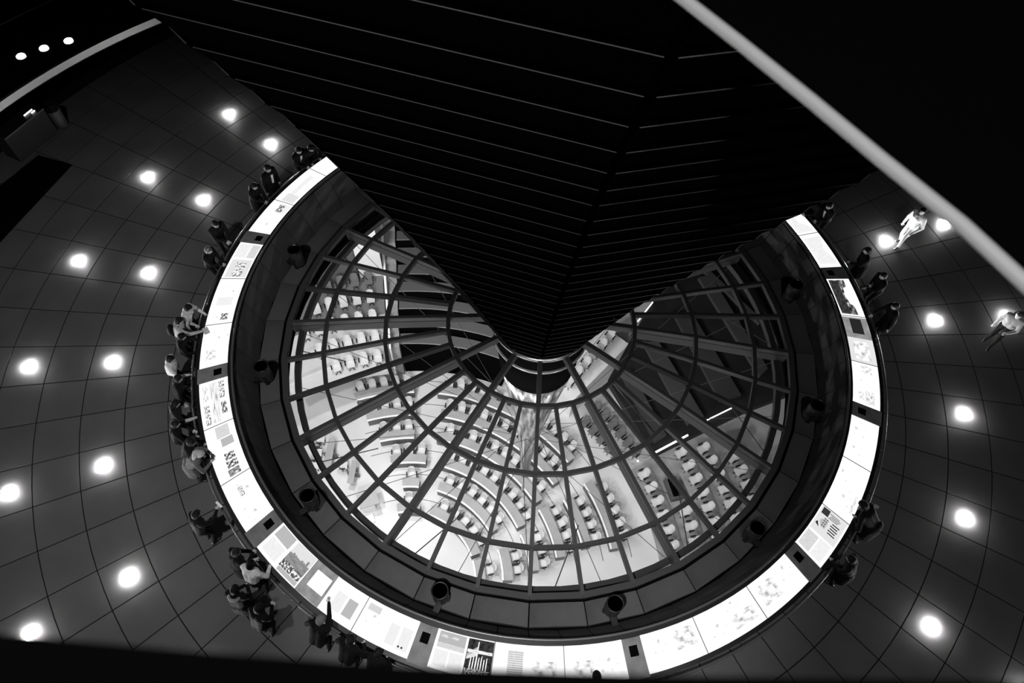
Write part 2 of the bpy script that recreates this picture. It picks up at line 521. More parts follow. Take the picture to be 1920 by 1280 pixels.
# prints: (panel, u0, u1, v0, v1, material); u from the visitor's left, v from the near edge
PR = {
 8: [(0, .05, .52, .62, .97, 'print_grey'), (0, .05, .52, .55, .68, 'print_text'), (0, .05, .27, .08, .5, 'print_faint'), (0, .30, .52, .08, .5, 'print_faint'),
     (0, .56, 1.0, .0, .97, 'print_dark'), (0, .57, .98, .0, .22, 'print_crowd'), (0, .57, .99, .62, .70, 'print_softphoto'),
     (1, .20, .42, .06, .84, 'print_text'), (1, .55, .90, .03, .6, 'print_softphoto'), (2, .13, .47, .06, .6, 'print_softphoto'), (2, .50, .88, .10, .62, 'print_sheet')],
 9: [(0, .10, .40, .25, .8, 'print_sheet'), (0, .55, .93, .35, .85, 'print_softphoto'), (1, .08, .42, .12, .58, 'print_sheet'), (1, .52, .92, .18, .55, 'print_softphoto'),
     (1, .45, .75, .60, .92, 'print_sheet'), (2, .10, .5, .25, .82, 'print_softphoto'), (2, .55, .93, .28, .85, 'print_sheet')],
 10: [(0, .04, .40, .55, .95, 'print_text'), (0, .04, .42, .1, .5, 'print_faint'), (0, .45, 1.0, .05, .95, 'print_pale'), (0, .84, .98, .66, .9, 'print_dark'),
      (1, .12, .5, .12, .6, 'print_sheet'), (1, .5, .92, .5, .9, 'print_sheet'), (1, .15, .48, .1, .2, 'print_plan'), (2, .1, .45, .3, .8, 'print_sheet'), (2, .5, .9, .25, .85, 'print_sheet')],
 11: [(0, .05, .35, .2, .55, 'print_plan'), (0, .1, .3, .6, .8, 'print_softphoto'), (0, .45, .65, .3, .75, 'print_sheet'), (0, .75, .95, .25, .65, 'print_softphoto'),
      (1, .0, .55, .0, 1.0, 'print_pale'), (1, .52, .98, .0, 1.0, 'print_midgrey'), (1, .62, .95, .25, .72, 'print_ink'), (1, .05, .45, .2, .8, 'print_softphoto'),
      (2, .04, .97, .26, .93, 'print_cloud'), (2, .06, .95, .55, .93, 'print_dark')],
 0: [(0, .1, .9, .1, .9, 'print_faint'), (1, .05, .95, .1, .9, 'print_faint')],
 7: [(0, .05, .44, .60, .97, 'print_grey'), (0, .06, .42, .1, .55, 'print_faint'), (0, .50, .99, .58, .98, 'print_pale'), (0, .50, .98, .36, .64, 'print_midgrey'), (0, .50, .97, .16, .38, 'print_city'), (0, .52, .98, .03, .15, 'print_grey'),
     (1, .0, .42, .0, 1.0, 'print_midgrey'), (1, .09, .38, .30, .80, 'print_white'), (1, .55, .72, .2, .72, 'print_faint'), (1, .76, .92, .22, .7, 'print_grey'),
     (2, .06, .3, .72, .9, 'print_text'), (2, .05, .36, .25, .68, 'print_sheet'), (2, .55, .72, .15, .7, 'print_faint'), (2, .77, .95, .12, .72, 'print_faint')],
 6: [(0, .05, .95, .35, .62, 'print_plan'), (0, .05, .45, .66, .86, 'print_sketch'), (0, .55, .82, .70, .88, 'print_photo'), (0, .52, .95, .12, .3, 'print_sketch'), (0, .08, .45, .12, .3, 'print_softphoto'),
     (1, .03, .25, .35, .8, 'print_text'), (1, .27, .42, .45, .85, 'print_grey'), (1, .55, .68, .42, .75, 'print_photo'), (1, .70, .83, .40, .76, 'print_photo'), (1, .85, .97, .36, .74, 'print_city'),
     (2, .05, .45, .25, .75, 'print_sheet'), (2, .52, .95, .1, .62, 'print_sheet'), (2, .2, .4, .4, .55, 'print_sketch')],
 5: [(0, .04, .42, .05, .55, 'print_faint'), (0, .04, .42, .60, .95, 'print_text'), (0, .48, .97, .10, .95, 'print_pale'), (0, .55, .95, .35, .75, 'print_sketch'),
     (1, .1, .4, .3, .75, 'print_sheet'), (1, .42, .6, .2, .8, 'print_faint'), (1, .70, .95, .1, .4, 'print_sheet'), (1, .78, .93, .52, .78, 'print_photo'),
     (2, .08, .5, .25, .65, 'print_sheet'), (2, .08, .45, .68, .95, 'print_sheet'), (2, .6, .85, .2, .55, 'print_softphoto')],
 4: [(1, .15, .9, .35, .6, 'print_faint'), (1, .75, .98, .3, .9, 'print_pale'), (2, .05, .35, .5, .95, 'print_faint'), (2, .08, .32, .45, .72, 'print_photo'), (2, .45, .9, .1, .6, 'print_sheet')],
 1: [], 2: [], 3: [],
}
TLAB = {
 0: 'backlit display table with nearly blank panels at the upper right beside two visitors',
 11: 'backlit display table with a framed dark painting and a black rectangle on the right',
 10: 'backlit display table with a dark drawing of a building at the lower right',
 9: 'backlit display table with pale photographs at the bottom right of the ring',
 8: 'backlit display table with the flag photograph at the bottom of the ring',
 7: 'backlit display table with a dark skyline photograph and a white sheet on grey',
 6: 'backlit display table with columns of small drawings and three stacked photographs',
 5: 'backlit display table with a curved line drawing at the left',
 4: 'backlit display table at the upper left running behind the mirrored cone',
}
def add_print(parent, a0, a1, pr, n=0):
    p, u0, u1, v0, v1, mn = pr
    g = lambda u, v, l: top_pt(a0 + (a1 - a0) * u, v, l)
    l = 0.002 + 0.0012 * n
    mb = MB()
    mb.quad_uv([g(u0, v0, l), g(u1, v0, l), g(u1, v1, l), g(u0, v1, l)])
    return mb.build('print', [MATS[mn]], parent)
for k in range(12):
    th = 18.65 + 30 * k
    t = thing('display_table', TLAB.get(k, 'backlit display table on the far side hidden behind the mirrored cone'), 'display table',
              (0, 0, 0), th * D2R, 'ring of backlit display tables')
    obj('casing', body_me, t)
    obj('inner_edge', edge_in_me, t)
    obj('outer_edge', edge_out_me, t)
    for p in range(3):
        pan = obj('light_panel', panel_me[p], t)
        for n, pr in enumerate([q for q in PR[k] if q[0] == p]):
            add_print(pan, SPANS[p][0], SPANS[p][1], pr, n)
        if k == 8 and p == 0:
            a0, a1 = SPANS[0]
            g = lambda u, v, l: top_pt(a0 + (a1 - a0) * u, v, l)
            def patch(nm, pts, mn, lift):
                mb = MB(); mb.quad_uv([g(u, v, lift) for u, v in pts]); mb.build(nm, [MATS[mn]], pan)
            patch('flagpole', [(.735, .1), (.752, .1), (.748, .92), (.731, .92)], 'lightbox_white', .0075)
            patch('flag', [(.575, .44), (.735, .56), (.733, .70), (.570, .52)], 'print_pale', .0070)
            patch('flag_band', [(.575, .52), (.735, .68), (.733, .80), (.570, .58)], 'print_grey', .0070)
            for q in range(9):
                u = .595 + .044 * q
                patch('column', [(u, .16), (u + .02, .16), (u + .018, .50 + .05 * (q % 3)), (u + .004, .50 + .04 * (q % 2))], 'print_sheet', .0062)
            cu = bpy.data.curves.new('year_text', 'FONT')
            cu.body = '1990 \u2013 1999'
            cu.size = 0.085
            tmp = bpy.data.objects.new('year_text', cu)
            COL.objects.link(tmp)
            me = bpy.data.meshes.new_from_object(tmp.evaluated_get(bpy.context.evaluated_depsgraph_get()))
            bpy.data.objects.remove(tmp)
            me.materials.clear(); me.materials.append(MATS['lightbox_white'])
            for vtx in me.vertices:
                vtx.co = Vector(g(.075 + vtx.co.x / 1.36, .82 + vtx.co.y / .84, .0065))
            obj('year_text', me, pan)
        if k == 7 and p == 2:
            a0, a1 = SPANS[2]
            for u in (.80, .86):
                c = top_pt(a0 + (a1 - a0) * u, .2, .004)
                MB().lathe([(0.0001, .008), (0.022, .008), (0.026, 0.0)], 12, c=c).build('medal', [M_BLACK], pan)
    def shapes(p, items, lift):
        a0, a1 = SPANS[p]
        for nm, pts, mn in items:
            mb = MB(); mb.add([top_pt(a0 + (a1 - a0) * u, v, lift) for u, v in pts], [tuple(range(len(pts)))])
            mb.build(nm, [MATS[mn]], [c for c in t.children if c.name.startswith('light_panel')][p])
    if k == 10:
        R_ = lambda u, v, w, h: [(u, v), (u + w, v), (u + w, v + h), (u, v + h)]
        shapes(0, [('drawn_gable', [(.60, .56), (.80, .56), (.80, .70), (.70, .82), (.60, .70)], 'print_grey'), ('drawn_roof', [(.56, .74), (.66, .86), (.60, .90)], 'print_ink')] +
               [('drawn_window', R_(.63 + .05 * (i % 4), .60 + .07 * (i // 4), .02, .04), 'print_ink') for i in range(8)] +
               [('drawn_tower', R_(.84 + .03 * i, .30 - .03 * (i % 3), .012, .34), 'print_ink') for i in range(4)] +
               [('drawn_arch', R_(.58 + .05 * i, .18 + .03 * (i % 2), .022, .26), 'print_ink') for i in range(5)], .0085)
    if k == 7:
        R_ = lambda u, v, w, h: [(u, v), (u + w, v), (u + w, v + h), (u, v + h)]
        shapes(0, [('skyline_block', R_(.52 + .052 * i, .60, .045, .04 + .05 * ((i * 7) % 4) / 3 + (.12 if i == 7 else 0)), 'print_midgrey') for i in range(9)] +
               [('boat', R_(.53 + .06 * i, .22 + .03 * (i % 3), .035, .03), 'print_white') for i in range(7)], .0115)
    obj('divider', div_me, t, rz=10 * D2R)
    obj('divider', div_me, t, rz=20 * D2R)
    st = obj('stone_block', stone_me, t)
    obj('inset_plate', plate_me, st)
    for q in range(3):
        MB().tube([pol(9.9, 5 + 10 * q, .85), pol(10.03, 5 + 10 * q, .92)], .012, 6).build('rail_bracket', [M_STEEL], t)

ringpts = lambda r, z, n=180: [pol(r, 360 * i / n, z) for i in range(n)]
tag(MB().tube(ringpts(8.875, 1.235), 0.035, 8, closed=True).build('inner_rail', [M_DRAIL], smooth=True),
    'dark polished rail around the inner edge of the light tables', 'rail')
tag(MB().tube(ringpts(10.035, 0.955), 0.028, 8, closed=True).build('hand_rail', [M_DRAIL], smooth=True),
    'dark metal handrail around the outer edge of the light tables', 'handrail')

# ------------------------------------------------------------------ floodlights on the concrete ring
M_FL = mat('floodlight_shell', 0.055, 0.45, metal=0.4)
def floodlight():
    t = thing('floodlight', '', 'floodlight')
    MB().lathe([(.15, 0.14), (.19, .15), (.205, .25), (.205, .80), (.195, .82), (.185, .80), (.185, .62), (.0001, .60)], 24).build('housing', [M_FL], t, True)
    MB().lathe([(.19, .82), (.215, .82), (.215, .855), (.185, .855), (.18, .82)], 24).build('rim', [M_BLACK], t, True)
    MB().lathe([(.17, .62), (.13, .68), (.07, .72), (.0001, .73)], 16).build('lens', [M_LENS], t, True)
    b = MB()
    b.box((0.30, 0, .10), (.55, .16, .16)); b.box((.0, .215, .35), (.08, .02, .45)); b.box((0, -.215, .35), (.08, .02, .45)); b.box((0, 0, .12), (.10, .44, .04))
    b.build('bracket', [M_BLACK], t)
    return t
fl0 = floodlight()
FLAB = {0: 'upper right', 11: 'middle right, beside the right table joint', 10: 'lower right', 9: 'bottom, right of the two nearest', 8: 'bottom, left of the two nearest', 7: 'lower left', 6: 'middle left', 5: 'upper left'}
for k in range(12):
    a = 18.65 + 30 * k - 0.6
    f = fl0 if k == 0 else copy_tree(fl0)
    f.location = pol(8.16, a, 0.12)
    f.rotation_euler = (0, 0, a * D2R)
    tag(f, 'dark drum floodlight on the concrete ring, %s' % FLAB[k] if k in FLAB else 'dark drum floodlight on the concrete ring behind the mirrored cone', 'floodlight', 'drum floodlights on the concrete ring')

# ------------------------------------------------------------------ glass roof over the chamber
roof = thing('glass_roof', 'shallow conical glass roof with grey radial bars over the lit chamber', 'glass roof')
RG = [(7.70, 0.18), (6.52, 0.38), (4.66, 0.74), (2.78, 1.03), (1.40, 1.22)]
def bar(mb, p, q, w, h, mi=0):
    p, q = Vector(p), Vector(q)
    t = (q - p).normalized(); s = t.cross(Vector((0, 0, 1))).normalized(); n = s.cross(t)
    mb.hexa([p - s * w / 2 - n * h, q - s * w / 2 - n * h, q + s * w / 2 - n * h, p + s * w / 2 - n * h],
            [p - s * w / 2 + n * .02, q - s * w / 2 + n * .02, q + s * w / 2 + n * .02, p + s * w / 2 + n * .02], mi)
mb = MB()
for j in range(3):
    bar(mb, pol(RG[j][0], 0, RG[j][1]), pol(RG[j + 1][0], 0, RG[j + 1][1]), .10, .16)
mull_me = mb.mesh('radial_bar', [M_MULL])
mb = MB(); bar(mb, pol(2.78, 0, 1.03), pol(1.40, 0, 1.22), .13, .24); mulli_me = mb.mesh('inner_radial_bar', [M_MULL])
mb = MB()
for j in range(3):
    bar(mb, pol(RG[j][0], 0, RG[j][1] - .22), pol(RG[j + 1][0], 0, RG[j + 1][1] - .22), .09, .30)
rib_me = mb.mesh('deep_rib', [M_UNDER])
hoop_me = []
for j in range(4):
    mb = MB()
    p, q = pol(RG[j][0], 0, RG[j][1] + .004), pol(RG[j][0], 10, RG[j][1] + .004)
    bar(mb, p, q, .16 if j == 0 else .11, .15)
    hoop_me.append(mb.mesh('hoop_bar', [M_MULL]))
pane_me = []
for j in range(3):
    (r0, z0), (r1, z1) = RG[j], RG[j + 1]
    b = [pol(r0, 0.4, z0 - .03), pol(r0, 9.6, z0 - .03), pol(r1, 9.4, z1 - .03), pol(r1, .6, z1 - .03)]
    pane_me.append(MB().quad_uv(b).mesh('pane', [M_GLASS]))
(r0, z0), (r1, z1) = RG[3], RG[4]
panei_me = MB().add([pol(r0, 10 * i + (0.8 if i == 0 else -.8 if i == 3 else 0), z0 - .03) for i in range(4)] + [pol(r1, 28.5, z1 - .03), pol(r1, 1.5, z1 - .03)], [(0, 1, 2, 3, 4, 5)]).mesh('pane', [M_GLASS])
for k in range(36):
    a = (3.65 + 10 * k) * D2R
    obj('radial_bar', mull_me, roof, rz=a)
    for j in range(4):
        obj('hoop_bar', hoop_me[j], roof, rz=a)
    for j in range(3):
        obj('pane', pane_me[j], roof, rz=a)
    if k % 3 == 0:
        obj('inner_radial_bar', mulli_me, roof, rz=a)
        obj('pane', panei_me, roof, rz=a)
        obj('deep_rib', rib_me, roof, rz=a)
mb = MB().sector(7.33, 7.50, 0, 360, -.50, -.50, -.28, -.28, 72)
mb.build('ring_beam', [M_UNDER], roof)
for k in range(12):
    a = 8.65 + 30 * k
    MB().tube([pol(7.4, a, -.45), pol(5.9, a + 7, .10)], .016, 6).build('strut', [M_UNDER], roof)
for k in range(24):
    a = 3.65 + 15 * k
    MB().tube([pol(7.4, a, -.45), pol(0.47, a + (38 if k % 2 else -38), -6.4)], .010, 4).build('cable', [M_UNDER], roof)
tag(MB().sector(7.68, 7.95, 0, 360, -0.30, -0.30, 0.10, 0.10, 72).build('wall_well', [M_MATTE]), 'dark round shaft wall below the glass roof', 'shaft wall', kind='structure')

# ------------------------------------------------------------------ mirrored cone
cone = thing('mirror_cone', 'huge black mirrored cone of overlapping panels hanging over the glass roof', 'cone')
CZ = [1.20, 6.19, 9.5, 13.29, 14.31, 15.32, 16.37, 18.2]
CR = [1.45, 3.43, 4.87, 6.62, 7.19, 7.76, 8.39, 9.50]
def cr(z): return float(np.interp(z, CZ, CR))
NR, DZ = 32, 0.52
zs = [17.93 - DZ * k for k in range(NR + 1)]
mb = MB()
for k in range(NR):
    z1, z0 = zs[k], zs[k + 1]
    b = [pol(cr(z0) - .10, 273.65 + 30 * i, z0) for i in range(12)]
    t = [pol(cr(z1) - .10, 273.65 + 30 * i, z1) for i in range(12)]
    mb.add(b + t, [(i, (i + 1) % 12, (i + 1) % 12 + 12, i + 12) for i in range(12)])
mb.build('core', [M_MATTE], cone)
hidden = MB()
for k in range(NR):
    z1, z0 = zs[k], zs[k + 1]
    rt, rb = cr(z1) + .015, cr(z0) - .03
    h = 15
    def panel(mb, base):
        def cor(r, z, s, off=0.0):
            e = min(.042, r * .05)
            x = (r * math.cos(h * D2R)) - off
            y = s * (r * math.sin(h * D2R) - e)
            c, sn = math.cos(base * D2R), math.sin(base * D2R)
            return (x * c - y * sn, x * sn + y * c, z)
        th = .008
        zt, zb = z1 - .004, z0 + .012
        P = [cor(rb, zb, -1), cor(rb, zb, 1), cor(rt, zt, 1), cor(rt, zt, -1)]
        Q = [cor(rb, zb, -1, th), cor(rb, zb, 1, th), cor(rt, zt, 1, th), cor(rt, zt, -1, th)]
        mb.add(P + Q, [(0, 1, 2, 3), (7, 6, 5, 4), (0, 4, 5, 1), (1, 5, 6, 2), (3, 7, 4, 0)], 0)
        mb.add([P[3], P[2], Q[2], Q[3]], [(0, 1, 2, 3)], 1)
    m_ = MB(); panel(m_, 0)
    me = m_.mesh('mirror_panel', [M_MIRR, M_EDGE])
    for j in range(12):
        base = 288.65 + 30 * j
        if j in (0, 1, 2, 9, 10, 11):
            obj('mirror_panel', me, cone, rz=base * D2R)
        else:
            panel(hidden, base)
tag(hidden.build('mirror_panels_far_side', [M_MIRR, M_EDGE], cone), kind='stuff')
MB().lathe([(1.42, 1.18), (1.50, 1.20), (1.50, 1.27), (1.40, 1.27)], 48).build('foot_ring', [M_STEEL], cone, True)
MB().lathe([(1.38, 1.19), (1.42, .55), (1.40, .5)], 48).build('collar_ring', [mat('drum_dark', .005, .8, spec=0.0)], cone, True)
MB().lathe([(1.45, .50), (1.45, .42), (1.38, .40)], 48).build('collar_trim', [M_STEEL], cone, True)
MB().lathe([(1.38, .42), (1.20, -1.3)], 48).build('lower_drum', [mat('drum_dark', .005, .8, spec=0.0)], cone, True)
MB().lathe([(1.20, -1.3), (.86, -3.5), (.46, -6.5), (.26, -9.0), (.17, -11.2), (.0001, -11.25)], 36).build('tapering_foot', [M_SILV], cone, True)
MB().tube([(0, 0, -11.4), (0, 0, -13.2)], .05, 8).build('tip_rod', [M_SILV], cone)

# ------------------------------------------------------------------ chamber below
CX, CY, ZC = -5.8, -3.0, -22.0
tag(MB().lathe([(30, -.3), (30, 0.0), (.0001, 0.0)], 64, c=(CX + 4, CY + 10, ZC)).build('floor_chamber', [M_CFLOOR]), 'pale chamber floor far below the glass roof', 'floor', kind='structure')
tag(MB().sector(33.0, 33.4, 0, 360, 0, 0, 18, 18, 64).build('wall_chamber', [mat('chamber_wall', .35, .7)]), 'plain curved wall of the chamber', 'wall', kind='structure').location = (CX + 4, CY + 10, ZC)

def cpol(r, a, z=0.0):
    return (CX + r * math.cos(a * D2R), CY + r * math.sin(a * D2R), ZC + z)

def make_chair(mm):
    t = thing('chamber_chair', '', 'chair')
    m_ = MB()   # faces -x (towards the centre)
    m_.hexa([(-.24, -.22, .40), (.20, -.23, .40), (.20, .23, .40), (-.24, .22, .40)], [(-.26, -.23, .49), (.20, -.24, .47), (.20, .24, .47), (-.26, .23, .49)])
    m_.build('seat', [mm], t)
    m_ = MB()
    n = 6
    rows = []
    for z, w, off in ((.44, .21, .20), (.70, .24, .25), (.95, .20, .31)):
        for s_ in (0, .06):
            rows.append([(off + s_ - .09 * abs(2 * i / n - 1) ** 2, w * (2 * i / n - 1), z) for i in range(n + 1)])
    vs = [p for r in rows for p in r]
    N = n + 1
    fs = []
    for lv in range(2):
        a, b, c, d = lv * 2, lv * 2 + 1, lv * 2 + 2, lv * 2 + 3
        for i in range(n):
            fs += [(a * N + i + 1, a * N + i, c * N + i, c * N + i + 1), (b * N + i, b * N + i + 1, d * N + i + 1, d * N + i)]
        fs += [(a * N, b * N, d * N, c * N), (b * N + n, a * N + n, c * N + n, d * N + n)]
    for i in range(n):
        fs += [(4 * N + i + 1, 4 * N + i, 5 * N + i, 5 * N + i + 1), (i, i + 1, N + i + 1, N + i)]
    m_.add(vs, fs)
    m_.build('backrest', [mm], t)
    for s_ in (-1, 1):
        m_ = MB(); m_.box((.0, .285 * s_, .655), (.32, .075, .04)); m_.box((.02, .285 * s_, .52), (.10, .03, .25)); m_.build('armrest', [M_BLACK], t)
    m_ = MB().tube([(0, 0, .40), (0, 0, .07)], .03, 8)
    for q in range(5):
        w = q * 72 * D2R
        m_.tube([(0, 0, .08), (.27 * math.cos(w), .27 * math.sin(w), .04)], .02, 5)
    m_.build('pedestal', [M_BLACK], t)
    return t
ch_pale = make_chair(M_CHAIR)
ch_dark = make_chair(M_CHAIRD)
used = set()
def chair(loc, rz, label, group, dark=False):
    src = ch_dark if dark else ch_pale
    if src.name in used:
        o = copy_tree(src)
    else:
        o = src; used.add(src.name)
    o.location = loc
    o.rotation_euler = (0, 0, rz)
    return tag(o, label, 'chair', group)

NTH = ['first', 'second', 'third', 'fourth', 'fifth', 'sixth', 'seventh', 'eighth', 'ninth', 'tenth', 'eleventh', 'twelfth', 'thirteenth', 'fourteenth', 'fifteenth', 'sixteenth']
ORD = ['innermost', 'second', 'third', 'fourth', 'fifth', 'sixth', 'seventh']
def curved_desk(r, a0, a1, label, group):
    t = thing('curved_desk', label, 'desk', (CX, CY, ZC), 0, group)
    n = max(4, int((a1 - a0) / 2.5))
    MB().sector(r + .07, r + .58, a0, a1, .70, .70, .74, .74, n).build('desktop', [M_DESK], t)
    MB().sector(r - .02, r + .075, a0, a1, .72, .72, .79, .79, n).build('front_ledge', [M_WHITE], t)
    MB().sector(r + .03, r + .09, a0 + .1, a1 - .1, 0.0, 0.0, .72, .72, n).build('front_panel', [M_DFRONT], t)
    for a in (a0 + .3, a1 - .3):
        MB().sector(r + .09, r + .52, a - .2, a + .2, 0, 0, .70, .70, 1).build('end_panel', [M_DFRONT], t)
ROWS = [(3.85, [(28, 80, 'middle'), (88.5, 106.5, 'left'), (7, 24, 'right')]),
        (5.35, [(37, 80.5, 'middle'), (92, 102, 'left'), (8, 26, 'right')]),
        (6.84, [(32.7, 83.5, 'middle'), (90.5, 107.5, 'left'), (12, 29, 'right')]),
        (8.42, [(38.5, 88, 'middle'), (97, 111, 'left'), (16, 35.5, 'right')]),
        (9.97, [(40.8, 88.5, 'middle'), (97, 114, 'left'), (18, 34.5, 'right')]),
        (11.53, [(44, 91, 'middle'), (98, 116, 'left'), (16, 36, 'right')])]
for i, (r, blocks) in enumerate(ROWS):
    for a0, a1, nm in blocks:
        where = '%s curved row of the %s block' % (ORD[i], nm)
        curved_desk(r, a0, a1, 'grey curved desk with white front ledge, %s' % where, 'curved desks in the chamber')
        rc = r + .86
        step = .735 / rc / D2R
        n = max(1, int((a1 - a0 - .2) / step))
        off = ((a1 - a0) - (n - 1) * step) / 2
        for q in range(n):
            a = a0 + off + step * q
            chair(cpol(rc + random.uniform(-.04, .05), a), (a + random.uniform(-7, 7)) * D2R, 'pale swivel chair, %s from the right at the %s' % (NTH[q], where), 'chairs at the %s' % where)
# step lines between the rows
st = tag(MB().sector(4.9, 4.93, 20, 116, 0.001, .001, .02, .02, 40).build('trim_2', [M_GALM]), 'thin dark step line on the chamber floor', 'step', kind='structure')
st.location = (CX, CY, ZC)
for r in (6.42, 7.98, 9.53, 11.1, 12.75):
    MB().sector(r, r + .03, 14, 116, 0.001, .001, .02, .02, 44).build('step_edge', [M_GALM], st)
# loose chairs behind the outer right block
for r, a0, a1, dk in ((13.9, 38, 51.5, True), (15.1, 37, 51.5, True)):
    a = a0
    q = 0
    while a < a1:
        chair(cpol(r + .3, a), a * D2R, 'chair painted as in shade, %s from the bottom in the dim %s row right of the cone foot' % (NTH[q], 'front' if r < 14 else 'back'), 'dim chairs, %s row' % ('front' if r < 14 else 'back'), dk)
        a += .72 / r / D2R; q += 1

# right-hand public gallery: low tiers with chairs
def tier(name, r0, r1, a0, a1, z, m, label, group, cat='platform', zb=0.01):
    o = MB().sector(r0, r1, a0, a1, zb, zb, z, z, max(4, int((a1 - a0) / 3))).build(name, [m])
    o.location = (CX, CY, ZC)
    return tag(o, label, cat, group)
GR = [14.75, 15.98, 17.2, 18.42, 19.66]
for i, r in enumerate(GR):
    zt = .9 + .28 * i
    z_eff = 2.0
    tier('gallery_tier', r - .45, (GR[i + 1] if i < 4 else r + 1.22) - .455, 4, 33.5, zt, M_GALF, 'carpeted gallery tier in the right stand, %s from the front' % ORD[i].replace('innermost', 'first'), 'tiers of the right stand')
    a = 14.0 if i < 4 else 19
    a1 = [31.5, 32.5, 32, 32.5, 28][i]
    step = .86 / r / D2R
    q = 0
    while a < a1:
        if not (i == 1 and 21.5 < a < 29.5):
            chair(cpol(r, a, zt), a * D2R, 'upholstered chair, %s from the bottom in the %s row of the right stand' % (NTH[q], NTH[i]), 'chairs of the right stand, row %s' % ORD[i].replace('innermost', 'first'), dark=False)
        a += step; q += 1
t = thing('screen_console', 'black screen on a grey console standing among the right stand chairs', 'screen', cpol(16.0, 25.5, 1.2), 110 * D2R)
MB().box((0, 0, .25), (1.3, .7, .5)).build('console', [M_GALM], t)
MB().box((0, .05, .56), (1.05, .40, .12), M=Matrix.Rotation(.25, 3, 'X')).build('screen', [M_MATTE], t)

# left-hand gallery: four tiers of chairs
GL = [12.1, 13.2, 14.4, 15.55, 16.6]
for i, r in enumerate(GL):
    zt = 3.6 + .42 * i
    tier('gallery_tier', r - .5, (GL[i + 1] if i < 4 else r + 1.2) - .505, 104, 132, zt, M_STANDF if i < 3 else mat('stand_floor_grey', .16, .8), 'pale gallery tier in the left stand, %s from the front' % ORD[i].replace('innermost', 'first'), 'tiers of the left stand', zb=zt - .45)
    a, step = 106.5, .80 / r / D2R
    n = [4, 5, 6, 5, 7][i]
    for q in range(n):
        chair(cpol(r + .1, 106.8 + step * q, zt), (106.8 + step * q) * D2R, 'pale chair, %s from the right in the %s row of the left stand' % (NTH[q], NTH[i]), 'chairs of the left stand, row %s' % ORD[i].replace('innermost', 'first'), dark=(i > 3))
# empty curved benches beside the left stand
for i in range(9):
    r = 13.5 + .98 * i
    zt = 3.4 + .45 * i
    o = MB().sector(r, r + .74, 74, 101, 0, 0, zt, zt, 12, 0, 1).build('bench_tier', [M_MATTE, mat('bench_top', .10, .7)])  # risers blackened, their shade is put into the colour
    o.location = (CX, CY, ZC)
    tag(o, 'grey curved bench step without chairs, %s from the bottom' % (['first', 'second', 'third', 'fourth', 'fifth', 'sixth', 'seventh', 'eighth', 'ninth'][i]), 'bench', 'empty curved benches')
    m_ = MB().sector(-.02 + r, r + .03, 74, 101, zt, zt, zt + .015, zt + .015, 12).build('nosing', [mat('bench_nosing', .3, .5)], o)
    p = tier('stair_step', r - .2, r + .77, 101.3, 103.2, zt - .1 + .1, M_GALF, 'grey stair step beside the empty benches, %s from the bottom' % (['first', 'second', 'third', 'fourth', 'fifth', 'sixth', 'seventh', 'eighth', 'ninth'][i]), 'stair steps between the stands', 'step')
o = MB().sector(12.9, 22.5, 103.25, 103.7, 0, 0, 3.9, 7.8, 2).build('stand_parapet', [M_WHITE]); o.location = (CX, CY, ZC)
tag(o, 'narrow white parapet between the left stand and the benches', 'parapet')
# white curved wall panel behind the left stand
o = MB().sector(17.4, 17.6, 103.8, 108.5, 3.5, 3.5, 9.8, 9.8, 4).build('wall_panel_white', [M_WALLW]); o.location = (CX, CY, ZC)
tag(o, 'tall white curved wall panel behind the left stand', 'wall panel')
o = MB().sector(17.4, 17.7, 108.7, 135, 3.5, 3.5, 8.2, 8.2, 8).build('stand_back_wall', [M_GALM]); o.location = (CX, CY, ZC)
tag(o, 'dark back wall behind the left stand', 'wall panel')
# strip of chairs at the upper right beside the cone
tier('gallery_tier', 14.0, 19.6, 54.2, 61, 2.2, M_WALLW, 'narrow pale terrace with chairs right of the cone', 'narrow terrace', 'terrace')
for q in range(6):
    chair(cpol(14.6 + .86 * q, 57.5, 2.2), 58 * D2R, 'pale chair on the narrow terrace right of the cone, %s from the bottom' % NTH[q], 'chairs on the narrow terrace')
o = MB().sector(14.0, 19.6, 61.1, 61.4, 0, 0, 2.9, 2.9, 1).build('terrace_rail', [M_WHITE]); o.location = (CX, CY, ZC)
tag(o, 'thin white rail along the narrow terrace', 'rail')
# dark upper balcony on the right
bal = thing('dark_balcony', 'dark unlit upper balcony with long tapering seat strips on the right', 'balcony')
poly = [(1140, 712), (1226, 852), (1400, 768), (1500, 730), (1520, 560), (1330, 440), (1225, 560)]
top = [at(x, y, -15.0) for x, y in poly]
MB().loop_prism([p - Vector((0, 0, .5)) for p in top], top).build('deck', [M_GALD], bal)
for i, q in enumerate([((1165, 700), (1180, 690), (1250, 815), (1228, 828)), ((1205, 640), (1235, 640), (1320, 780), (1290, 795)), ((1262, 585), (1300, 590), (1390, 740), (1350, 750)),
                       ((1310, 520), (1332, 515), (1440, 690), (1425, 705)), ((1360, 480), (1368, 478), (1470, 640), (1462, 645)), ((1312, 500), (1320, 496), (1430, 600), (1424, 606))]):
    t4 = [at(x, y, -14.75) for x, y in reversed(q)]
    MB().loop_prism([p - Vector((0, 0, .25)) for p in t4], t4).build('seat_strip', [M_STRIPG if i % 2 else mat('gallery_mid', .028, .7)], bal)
def strip_bar(p, q, z, w, m, nm, par):
    a, b = at(*p, z), at(*q, z)
    m_ = MB(); bar(m_, a, b, w, w); return m_.build(nm, [m], par)
strip_bar((1228, 848), (1290, 815), -14.9, .08, M_STRIP, 'light_strip', bal)
strip_bar((1326, 787), (1375, 763), -14.9, .05, M_STRIP, 'light_strip', bal)
strip_bar((1226, 558), (1262, 512), -14.9, .10, M_STRIP, 'light_strip', bal)
strip_bar((1196, 602), (1224, 566), -14.9, .06, M_STRIP, 'light_strip', bal)
